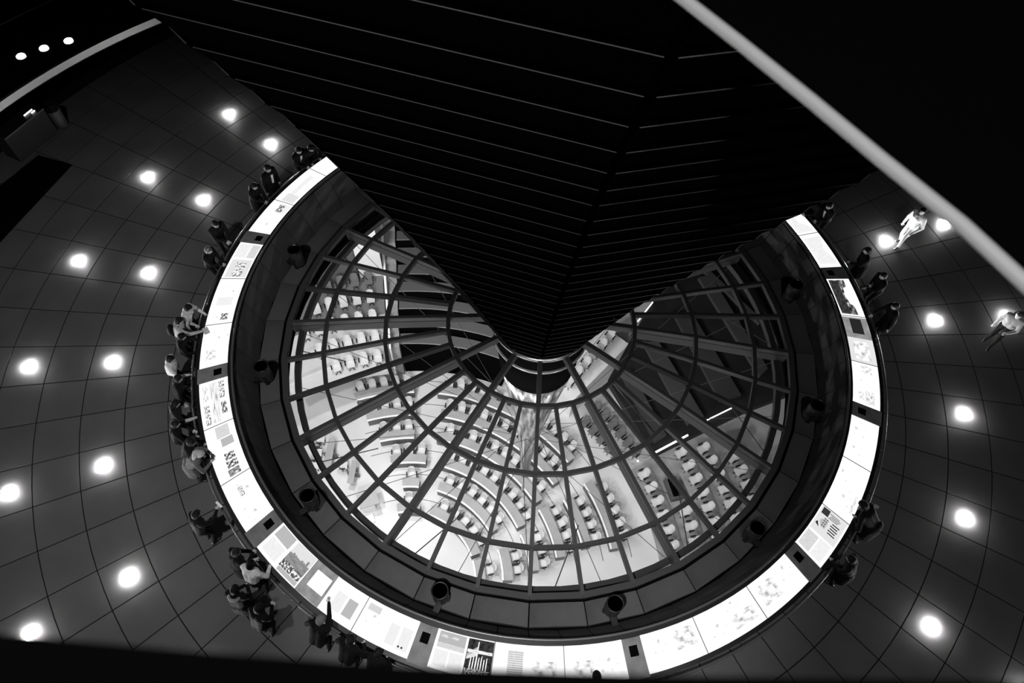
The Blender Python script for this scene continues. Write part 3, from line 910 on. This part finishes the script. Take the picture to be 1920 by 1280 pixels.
strip_bar((1148, 716), (1226, 812), -14.7, .03, M_STEEL, 'edge_rail', bal)

# straight benches and lectern at the left
def straight_desk(px, label):
    P = [at(x, y, ZC + .72) for x, y in px]
    c = sum(P, Vector()) / 4
    t = thing('straight_desk', label, 'desk', (c.x, c.y, ZC), 0, 'straight desks at the left')
    loc = [p - Vector((c.x, c.y, ZC)) for p in P]
    MB().loop_prism([p - Vector((0, 0, .05)) for p in loc], loc).build('desktop', [M_DESK], t)
    a, b = (loc[0] + loc[1]) / 2, (loc[2] + loc[3]) / 2
    for p in (a * .9, b * .9):
        MB().box((p.x, p.y, .33), (.4, .08, .66)).build('end_panel', [M_DFRONT], t)
straight_desk([(617, 821), (604, 876), (620, 876), (629, 822)], 'long straight pale desk at the left edge of the chamber floor')
straight_desk([(660, 862), (650, 905), (662, 906), (670, 864)], 'second straight pale desk near the lectern')
for x, y, rz, lb in ((600, 824, 10, 'swivel chair at the top end of the long straight desk'), (595, 848, 10, 'swivel chair in the middle of the long straight desk'), (589, 873, 12, 'swivel chair at the low end of the long straight desk'), (643, 872, 10, 'swivel chair behind the second straight desk')):
    p = at(x, y, ZC + .5)
    chair((p.x, p.y, ZC), (180 + rz) * D2R, lb, 'chairs at the straight desks')
p = at(692, 950, ZC)
t = thing('lectern', 'white and grey lectern standing alone on the chamber floor', 'lectern', (p.x, p.y, ZC), .5)
MB().box((0, 0, .5), (.7, .55, 1.0)).build('body', [M_WALLW], t)
MB().hexa([(-.45, -.35, 1.0), (.6, -.4, 1.0), (.6, .55, 1.0), (-.45, .5, 1.0)], [(-.45, -.35, 1.08), (.65, -.4, 1.05), (.65, .55, 1.2), (-.45, .5, 1.25)]).build('top', [M_DESK], t)
MB().box((-.15, -.75, .05), (.5, .5, .1)).build('step', [M_WALLW], t)
MB().tube([(0, .2, 1.15), (0, .1, 1.5)], .02, 6).build('microphone', [M_BLACK], t)

# small step lights on the floor of the right stand
sl = MB().lathe([(.05, 0.0), (.05, .02), (.0001, .025)], 10).mesh('step_light', [M_LAMPS])
for n, (x, y) in enumerate([(1190, 855), (1196, 864), (1203, 873), (1164, 874), (1333, 815), (1339, 824), (1345, 832), (1350, 841), (1355, 849)]):
    p = at(x, y, ZC)
    o = obj('step_light', sl, None, (p.x, p.y, ZC))
    tag(o, 'tiny step light on the chamber floor, %s going from cone to right rim' % NTH[n], 'step light', 'step lights on the chamber floor')

# ------------------------------------------------------------------ ramp at the upper left, counter, mat
def rz_ramp(a): return 2.28 + (a - 146) * 0.030
ramp = thing('spiral_ramp', 'dark curving ramp with pale edge and three round lamps at the upper left', 'ramp')
A = [135 + 2.0 * i for i in range(21)]
def band(mb, r0, r1, dz0, dz1, mi=0):
    for i in range(len(A) - 1):
        a, b = A[i], A[i + 1]
        za, zb = rz_ramp(a), rz_ramp(b)
        mb.hexa([pol(r1, a, za + dz0), pol(r1, b, zb + dz0), pol(r0, b, zb + dz0), pol(r0, a, za + dz0)],
                [pol(r1, a, za + dz1), pol(r1, b, zb + dz1), pol(r0, b, zb + dz1), pol(r0, a, za + dz1)], mi)
    return mb
band(MB(), 18.65, 21.3, -.30, -.04).build('deck', [M_MATTE], ramp)
band(MB(), 18.55, 18.66, -.20, .05).build('edge_band', [M_FASC], ramp)
MB().tube([pol(21.2, a, rz_ramp(a) + .5) for a in A], .03, 6).build('outer_rail', [M_STEEL], ramp)
for x, y in ((39, 105), (82, 90), (128, 76)):
    a = math.degrees(math.atan2(at(x, y, 2.6).y, at(x, y, 2.6).x))
    p = at(x, y, rz_ramp(a))
    MB().lathe([(.15, -.06), (.15, .01), (.13, .03), (.0001, .035)], 20, c=(p.x, p.y, p.z)).build('deck_lamp', [M_LAMPS], ramp)

M4 = [at(136, 309, 0), at(72, 291, 0), at(24, 330, 0), at(-70, 400, 0), at(-70, 530, 0)]
tag(MB().loop_prism([p + Vector((0, 0, .0005)) for p in reversed(M4)], [p + Vector((0, 0, .015)) for p in reversed(M4)]).build('door_mat', [M_MATTE]), 'large black door mat on the stone floor at the left edge', 'mat')
b0, b1 = at(109, 247, 0), at(40, 304, 0)
e = (b1 - b0).normalized(); nrm = Vector((-e.y, e.x, 0))
if nrm.dot(Vector((b0.x, b0.y, 0))) < 0: nrm = -nrm
t = thing('service_counter', 'dim dark service counter under the ramp at the upper left', 'counter')
MB().hexa([b0, b1, b1 + nrm * .7, b0 + nrm * .7], [p + Vector((0, 0, 1.05)) for p in (b0, b1, b1 + nrm * .7, b0 + nrm * .7)]).build('body', [mat('counter_dark', .006, .8, spec=.1)], t)
MB().hexa([p + Vector((0, 0, 1.05)) for p in (b0 - nrm * .05, b1 - nrm * .05, b1 + nrm * .75, b0 + nrm * .75)], [p + Vector((0, 0, 1.10)) for p in (b0 - nrm * .05, b1 - nrm * .05, b1 + nrm * .75, b0 + nrm * .75)]).build('worktop', [M_BLACK], t)
for (x0, y0), (x1, y1) in (((45, 217), (60, 205)), ((59, 212), (65, 207))):
    m_ = MB(); bar(m_, at(x0, y0, 1.13), at(x1, y1, 1.13), .03, .02); m_.build('glowing_strip', [M_STRIP], t)
p = at(118, 236, 0)
tag(MB().lathe([(.20, 0), (.22, .1), (.23, .75), (.20, .78), (.19, .7), (.0001, .3)], 18, c=(p.x, p.y, 0.0)).build('waste_bin', [M_GALD], smooth=True), 'dim round bin standing beside the service counter', 'bin')

# ------------------------------------------------------------------ the photographer's ramp: near rail and parapet
rail_px = [(1225, -46), (1288, 3), (1389, 82), (1520, 188), (1654, 300), (1805, 422), (1928, 536), (2030, 632), (2120, 720)]
RZ = 17.9
rp = [at(x, y, RZ) for x, y in rail_px]
nr = thing('near_balustrade', 'pale out of focus handrail with black deck crossing the upper right corner', 'balustrade')
MB().tube(rp, .0135, 12).build('hand_rail', [mat('pale_rail', .7, .5)], nr, True)
deck = rp + [at(2400, 640, RZ), at(2500, -300, RZ), at(1400, -300, RZ)]
deck = [p + Vector((.03, .03, -.01)) for p in deck]
MB().loop_prism([p - Vector((0, 0, .015)) for p in deck], deck).build('deck', [M_MATTE], nr)
ZP = 18.3
pp = [at(x, y, ZP) for x, y in [(-300, 1164), (0, 1188), (380, 1222), (760, 1250), (1250, 1266), (1920, 1277), (2300, 1284)]]
pe = [p + Vector((0, -.30, 0)) for p in reversed(pp)]
top = list(reversed(pp + pe))
tag(MB().loop_prism([p - Vector((0, 0, .5)) for p in top], top).build('near_parapet', [M_MATTE]), 'black out of focus parapet along the bottom edge', 'parapet')

# ------------------------------------------------------------------ visitors
HAIRM = {}
def cloth(v, n=0.25):
    if v < .06: v *= .3
    return mat('cloth_%04d' % int(v * 10000), v, 0.85, spec=0.15, noise=n, scale=9, bump=0.15)
def ik(a, b, l1, l2, hint):
    d = b - a
    L = min(d.length, (l1 + l2) * .995)
    b = a + d.normalized() * L
    x = (l1 * l1 - l2 * l2 + L * L) / (2 * L)
    h = math.sqrt(max(0, l1 * l1 - x * x))
    dn = d.normalized()
    hv = hint - dn * hint.dot(dn)
    return a + dn * x + hv.normalized() * h, b

ARM = {'rail': (.40, .20, 1.00), 'side': (.06, .27, .84), 'clasp': (.30, .035, 1.02), 'chin': (.26, .03, 1.34), 'front': (.34, .12, 1.12)}

def person(head_px, label, lean=14, hp=30, turn=0, H=1.72, top=.02, bot=.015, hair=.02, style='short', coat=False,
           L='rail', R='rail', free=None, step=0.0, shoe=.01, skin=None, sleeves=True, extras=()):
    k = H * 1.05 / 1.72
    V = Vector
    def skel(lean):
        u = V((math.sin(lean * D2R), 0, math.cos(lean * D2R)))
        hip = V((-.02, 0, .93))
        neck = hip + u * .53
        hd = (lean * .6 + hp * .55) * D2R
        w = V((math.sin(hd), 0, math.cos(hd)))
        head = neck + w * .145
        return u, hip, neck, w, head
    # place the figure so that the head lies on its ray
    for tries in range(40):
        u, hip, neck, w, head = skel(lean)
        P = at(head_px[0], head_px[1], head.z * k)
        ang = math.atan2(P.y, P.x)
        if free is not None:
            face = free * D2R
        else:
            face = ang + PI + turn * D2R
        base = V((P.x, P.y, 0)) - V((math.cos(face), math.sin(face), 0)) * head.x * k
        if free is not None or math.hypot(base.x, base.y) > 10.34 or lean > 48:
            break
        lean += 2
    bones = []
    def B(p, q, ra, rb, m): bones.append((V(p), V(q), ra, rb, m))
    sh = [hip + u * .475 + V((0, s_ * .205, 0)) for s_ in (1, -1)]
    for y in (-.055, .055):
        B(hip + V((0, y * 1.3, 0)), hip + u * .16 + V((0, y, 0)), .125, .125, 'bottom' if not coat else 'top')
        B(hip + u * .16 + V((0, y, 0)), hip + u * .40 + V((0, y * 1.2, 0)), .135, .148, 'top')
    B(sh[0] * .9 + sh[1] * .1, sh[1] * .9 + sh[0] * .1, .092, .092, 'top')
    B(hip + u * .46, neck + w * .05, .060, .054, 'skin')
    if coat:
        for y in (-.06, .06):
            B(hip + V((0, y, .02)), V((-.02, y * 1.3, .58)), .160, .175, 'top')
    hands = []
    for i, (s_, am) in enumerate(((1, L), (-1, R))):
        if not isinstance(am, str) and len(am) == 4:
            dv = at(am[1], am[2], am[3]) - base
            cf, sf = math.cos(face), math.sin(face)
            am = ((dv.x * cf + dv.y * sf) / k, (-dv.x * sf + dv.y * cf) / k, am[3] / k)
        tx, ty, tz = ARM[am] if isinstance(am, str) else am
        tgt = V((tx, ty * s_ if isinstance(am, str) else ty, tz))
        if am in ('clasp', 'chin', 'front'):
            tgt += u * 0 + V((u.x * .35, 0, 0))
        el, wr = ik(sh[i], tgt, .295, .265, V((-.5, s_ * .7, -.6)))
        B(sh[i], el, .070, .060, 'top')
        B(el, wr, .056, .042, 'top' if sleeves else 'skin')
        d = (wr - el).normalized()
        B(wr + d * .02, wr + d * .075, .028, .034, 'skin')
        hands.append((wr, d, s_))
    for i, s_ in enumerate((1, -1)):
        hj = hip + V((0, s_ * .09, -.03))
        ft = V((step * s_ * .5 + .0, s_ * .105, .09))
        kn, an = ik(hj, ft, .435, .42, V((1, 0, 0)))
        B(hj, kn, .088, .062, 'bottom')
        B(kn, an, .060, .045, 'bottom')
        B(V((an.x - .05, an.y, .045)), V((an.x + .15, an.y * 1.12, .038)), .044, .038, 'shoe')
    # head frame
    fx = V((w.z, 0, -w.x))          # forward
    HM = Matrix((fx, V((0, 1, 0)), w)).transposed()
    hpnt = lambda x, y, z: head + HM @ V((x, y, z))
    mb = MB()
    for p, q, ra, rb, m in bones:
        mb.ell(p, (ra,) * 3, 10, 6); mb.ell(q, (rb,) * 3, 10, 6)
        if (q - p).length > 1e-4:
            mb.tube([p, q], [ra, rb], 10)
    mb.ell(head, (.101, .083, .122), 14, 10, M=HM)
    mb.ell(hpnt(.03, 0, -.06), (.062, .056, .062), 12, 8, M=HM)
    mb.ell(hpnt(.098, 0, -.015), (.022, .014, .028), 8, 6, M=HM)
    for s_ in (1, -1):
        mb.ell(hpnt(-.005, s_ * .08, -.01), (.020, .016, .032), 8, 6, M=HM)
    tmp = bpy.data.objects.new('tmp', mb.mesh('tmp', []))
    COL.objects.link(tmp)
    md = tmp.modifiers.new('r', 'REMESH'); md.mode = 'VOXEL'; md.voxel_size = .017
    sm = tmp.modifiers.new('s', 'SMOOTH'); sm.factor = .5; sm.iterations = 4
    ev = tmp.evaluated_get(bpy.context.evaluated_depsgraph_get())
    me0 = bpy.data.meshes.new_from_object(ev)
    bpy.data.objects.remove(tmp)
    nv, nf = len(me0.vertices), len(me0.polygons)
    co = np.empty(nv * 3); me0.vertices.foreach_get('co', co); co = co.reshape(-1, 3)
    fc = np.empty(nf * 3); me0.polygons.foreach_get('center', fc); fc = fc.reshape(-1, 3)
    names = ['top', 'bottom', 'skin', 'shoe']
    bones.append((head, head + w * .001, .10, .10, 'skin'))
    best = np.full(nf, 1e9); mi = np.zeros(nf, int)
    for p, q, ra, rb, m in bones:
        pn, qn = np.array(p), np.array(q)
        d = qn - pn; L2 = max(1e-9, d @ d)
        t = np.clip((fc - pn) @ d / L2, 0, 1)
        ds = np.linalg.norm(fc - pn - t[:, None] * d, axis=1) - (ra + (rb - ra) * t)
        msk = ds < best
        best[msk] = ds[msk]; mi[msk] = names.index(m)
    out = MB()
    out.add([tuple(c) for c in co], [tuple(pl.vertices) for pl in me0.polygons])
    out.m = mi.tolist()
    bpy.data.meshes.remove(me0)
    # fingers, eyes, mouth
    for wr, d, s_ in hands:
        n_ = V((0, 0, 1)) - d * d.z
        n_ = n_.normalized() if n_.length > .2 else V((1, 0, 0))
        l_ = d.cross(n_)
        for j, (off, ln) in enumerate(((-.027, .062), (-.009, .074), (.010, .070), (.027, .055))):
            b = wr + d * .088 + l_ * off
            m1 = b + (d - n_ * .25).normalized() * ln * .5
            m2 = m1 + (d - n_ * .8).normalized() * ln * .3
            m3 = m2 + (d * .7 - n_).normalized() * ln * .25
            out.tube([b, m1, m2, m3], [.0095, .009, .008, .006], 6, 2)
        b = wr + d * .035 + l_ * (.028 * s_)
        m1 = b + (d * .7 + l_ * s_ * .6 - n_ * .2).normalized() * .042
        m2 = m1 + (d - n_ * .3).normalized() * .032
        out.tube([b, m1, m2], [.012, .010, .007], 6, 2)
    for s_ in (1, -1):
        out.ell(hpnt(.083, s_ * .032, .012), (.010, .013, .008), 6, 5, 4, HM)
    out.ell(hpnt(.088, 0, -.062), (.008, .022, .006), 6, 5, 4, HM)
    t = tag(obj('person', out.mesh('person', [cloth(top), cloth(bot), skin or M_SKIN, mat('shoe_leather', shoe, .4), M_EYE], True)), label, 'person')
    t.location = base
    t.rotation_euler = (0, 0, face)
    t.scale = (k, k, k)
    # hair
    hm = MB()
    n, m = 18, 12
    T = HM @ Matrix.Diagonal(V((.117, .098, .136)))
    vid = {}
    keep = lambda x, z: not (x > .30 + .25 * max(0, z) and z < .48) and z > (-.62 if style != 'bald' else 2)
    for i in range(m + 1):
        for j in range(n):
            ph, q = PI * i / m, 2 * PI * j / n
            v = V((math.sin(ph) * math.cos(q), math.sin(ph) * math.sin(q), math.cos(ph)))
            vid[i, j] = len(hm.v); hm.v.append(tuple(head + T @ v + HM @ V((-.008, 0, .006))))
    for i in range(m):
        for j in range(n):
            j2 = (j + 1) % n
            ph, q = PI * (i + .5) / m, 2 * PI * (j + .5) / n
            if keep(math.sin(ph) * math.cos(q), math.cos(ph)):
                hm.f.append([vid[i, j], vid[i + 1, j], vid[i + 1, j2], vid[i, j2]]); hm.m.append(0)
    if style == 'long':
        for y in (-.05, 0, .05):
            hm.tube([hpnt(-.07, y, .03), hpnt(-.10, y * 1.3, -.10), neck + V((-.10, y * 1.6, -.12)), hip + u * .30 + V((-.13, y * 1.6, 0))], [.045, .055, .05, .02], 8)
    if style == 'bald':
        for s_ in (1, -1):
            hm.ell(hpnt(-.05, s_ * .05, -.03), (.05, .035, .06), 10, 6, M=HM)
    hm.build('hair', [mat('hair_%03d' % int(hair * 1000), hair * (.3 if hair < .06 else .8), .7, spec=.15)], t, True)
    for e in extras:
        if e == 'shirt_front':
            m_ = MB(); a_, b_ = hip + u * .12 + V((.145, 0, 0)), hip + u * .44 + V((.135, 0, 0))
            m_.hexa([a_ + V((-.03, -.035, 0)), a_ + V((.008, -.02, 0)), a_ + V((.008, .02, 0)), a_ + V((-.03, .035, 0))],
                    [b_ + V((-.03, -.055, 0)), b_ + V((.008, -.04, 0)), b_ + V((.008, .04, 0)), b_ + V((-.03, .055, 0))])
            m_.build('shirt_front', [cloth(.7)], t)
        if e == 'scarf':
            pts = [neck + V((.085 * math.cos(q) + .01, .085 * math.sin(q), -.02)) for q in np.linspace(0, 2 * PI, 16)[:-1]]
            MB().tube(pts, .03, 8, closed=True).build('scarf', [cloth(.35)], t, True)
        if e == 'straps':
            for s_ in (1, -1):
                MB().tube([hip + u * .15 + V((.14, s_ * .09, 0)), hip + u * .38 + V((.15, s_ * .11, 0)), hip + u * .56 + V((0, s_ * .12, 0)), hip + u * .40 + V((-.14, s_ * .11, 0))], .022, 6).build('strap', [cloth(.01)], t, True)
        if e == 'vest':
            MB().ell(hip + u * .30 + V((.07, 0, 0)), (.09, .15, .13), 12, 8).build('chest_bag', [cloth(.012)], t, True)
        if e == 'glasses':
            for s_ in (1, -1):
                c = hpnt(.098, s_ * .033, .012)
                MB().tube([c + HM @ V((0, .022 * math.cos(q), .018 * math.sin(q))) for q in np.linspace(0, 2 * PI, 11)[:-1]], .004, 5, closed=True).build('glasses_rim', [M_STEEL], t)
        if e == 'headset':
            MB().tube([hpnt(-.01, .098 * math.cos(q), .01 + .135 * math.sin(q)) for q in np.linspace(0, PI, 12)], .010, 6).build('headband', [M_STEEL], t, True)
            for s_ in (1, -1):
                MB().ell(hpnt(-.01, s_ * .098, -.01), (.03, .018, .034), 10, 6, M=HM).build('ear_cup', [mat('ear_cup', .4, .5)], t, True)
        if e == 'hood':
            pts = [neck + V((-.03 + .12 * math.cos(q), .125 * math.sin(q), -.01 - .03 * math.cos(q))) for q in np.linspace(.6, 2 * PI - .6, 14)]
            MB().tube(pts, .035, 8).build('hood', [cloth(.25)], t, True)
    MW = Matrix.Translation(base) @ Matrix.Rotation(face, 4, 'Z') @ Matrix.Scale(k, 4)
    return t, MW, u, hip, hands

person((583, 278), 'visitor in black at the upper left table end, closest to the mirrored cone', lean=10, hp=40)
person((560, 282), 'visitor in a black open jacket over a pale shirt beside the cone edge', top=.012, L='clasp', R='clasp', extras=('shirt_front',))
person((502, 316), 'broad visitor in a dark coat with a white shirt and tie', H=1.84, lean=8, coat=True, L='side', R='side', top=.018, extras=('shirt_front',))
person((477, 349), 'woman in a long black coat with lit hands, left of the man with the tie', H=1.66, coat=True, style='long', L='clasp', R='clasp')
person((404, 420), 'man in a dark knitted sweater holding something small in both hands', H=1.80, L='clasp', R='clasp', top=.035, turn=-20)
person((391, 469), 'man in black wearing a silver headset with folded hands', L='clasp', R='clasp', hair=.10, extras=('headset',))
person((353, 577), 'visitor in a pale jacket with a black chest bag', top=.55, hp=40, extras=('vest',), L='rail', R='side')
t8 = person((336, 601), 'visitor in a checked pale shirt pointing at the table with a leaflet', top=.38, lean=16, extras=('straps',), turn=10, L='rail', R=('px', 374, 622, 1.15))
person((341, 631), 'visitor in a black jacket crouched beside the one with the leaflet', top=.012, H=1.62, hair=.008)
person((320, 673), 'man in a light short sleeved shirt and dark trousers', top=.60, L='side', R='rail', hair=.012, sleeves=True)
person((334, 710), 'man with glasses in a dark jacket by the left stone block', top=.015, extras=('glasses',), hp=20, L='side', R='side')
person((329, 757), 'dark haired woman resting her chin on her bare hand', style='long', L='chin', R='rail', top=.03, sleeves=False)
person((329, 795), 'visitor in black just below the woman resting her chin', top=.012, L='clasp', R='rail')
person((359, 829), 'visitor in dark clothes with a pale face leaning over the table', top=.02, lean=24, turn=-15)
t15 = person((375, 851), 'woman with long blond hair in a grey coat holding a camera', style='long', hair=.45, top=.10, coat=True, lean=20, L='front', R='front', turn=-20)
t16 = person((368, 964), 'visitor in black reaching out with a folded paper', top=.014, lean=14, L='side', R=('px', 406, 957, 1.25), turn=15)
person((443, 1035), 'visitor in a black padded jacket by the lower left stone block', top=.012, hp=25, L='clasp', R='clasp', coat=True, hair=.05)
person((470, 1058), 'visitor in a shiny white jacket with dark trousers', top=.62, lean=18, L='rail', R='rail', turn=20, hair=.008)
person((440, 1105), 'visitor with a dark hood standing behind the pair at the lower left', coat=True, top=.014, L='clasp', R='clasp', turn=30, extras=('hood',))
person((485, 1140), 'visitor in black bending over a phone at the lower left', top=.014, lean=20, L='clasp', R='clasp', turn=10, hair=.02)
person((601, 1161), 'visitor with a grey collar stretching an arm over the bright panel', top=.010, lean=16, hair=.16, L='rail', R=('px', 617, 1124, 1.38), turn=10, extras=('scarf',))
person((657, 1199), 'visitor in black with a pale scarf at the bottom left tables', top=.010, lean=18, extras=('scarf',), hair=.02)
person((709, 1223), 'dim visitor bending low beside the bottom stone block', top=.008, lean=26, H=1.6)
person((1119, 1268), 'visitor of whom only the dark top of the head shows at the bottom edge', hair=.008)
person((1529, 376), 'visitor in black at the upper right, half hidden by the cone', L='clasp', R='clasp')
person((1555, 386), 'visitor with a lit face and white papers in hand at the upper right', L='clasp', R='clasp', extras=('shirt_front',))
person((1626, 470), 'visitor in a black coat by the upper right stone block', coat=True, L='clasp', R='side', turn=-20, hp=15)
person((1656, 517), 'visitor in dark clothes with a shiny bag strap facing the framed painting', L='clasp', R='side', extras=('straps',), hp=15)
person((1678, 574), 'visitor in a black coat reaching towards the table right of the painting', coat=True, L='side', R=(.5, -.1, 1.05), hp=15)
person((1619, 947), 'broad visitor in a black coat leaning over the building drawing', H=1.82, coat=True, lean=24, turn=-10)
person((1596, 1048), 'visitor in black with a shoulder bag standing at the lower right table', coat=True, L='clasp', R='side', turn=10, hp=25)
person((1730, 396), 'walking visitor in a white jacket and white trousers between two floor lamps', top=.75, bot=.75, free=215, lean=4, hp=10, L=(.22, .25, .95), R='side', step=.30, extras=('scarf',), shoe=.5)
person((1911, 591), 'walking visitor in a grey top and black trousers at the right edge', top=.30, free=230, lean=6, hp=15, L='front', R='side', step=.25, style='long', hair=.06)

# things the visitors hold or carry
def held(info, off, size, label, name, cat, m, rot=0.0):
    t, MW, u, hip, hands = info
    wr, d, s_ = hands[1]
    p = MW @ (wr + d * .12 + Vector(off))
    o = MB().box((0, 0, 0), size).build(name, [m])
    o.location = p
    o.rotation_euler = (.15, .1, t.rotation_euler.z + rot)
    return tag(o, label, cat)
held(t8, (.05, 0, -.01), (.16, .22, .008), 'small printed leaflet held over the left table by the checked shirt', 'leaflet', 'leaflet', mat('leaflet_paper', .55, .7, noise=.4, scale=14), .4)
held(t16, (.03, 0, .02), (.06, .20, .006), 'folded white paper in the outstretched hand at the lower left', 'folded_paper', 'paper', mat('white_paper', .8, .7))
held(t15, (-.02, .06, .02), (.07, .13, .08), 'small dark camera held by the blond woman', 'camera_body', 'camera', M_BLACK)
t, MW, u, hip, hands = t8
bp = MB()
c = hip + u * .30 + Vector((-.20, 0, 0))
bp.ell(c, (.10, .15, .22), 14, 10); bp.ell(c + Vector((-.06, 0, -.06)), (.06, .12, .11), 12, 8)
o = bp.build('backpack', [cloth(.012)], None, True)
o.matrix_world = MW
tag(o, 'black backpack on the back of the visitor with the checked shirt', 'backpack')
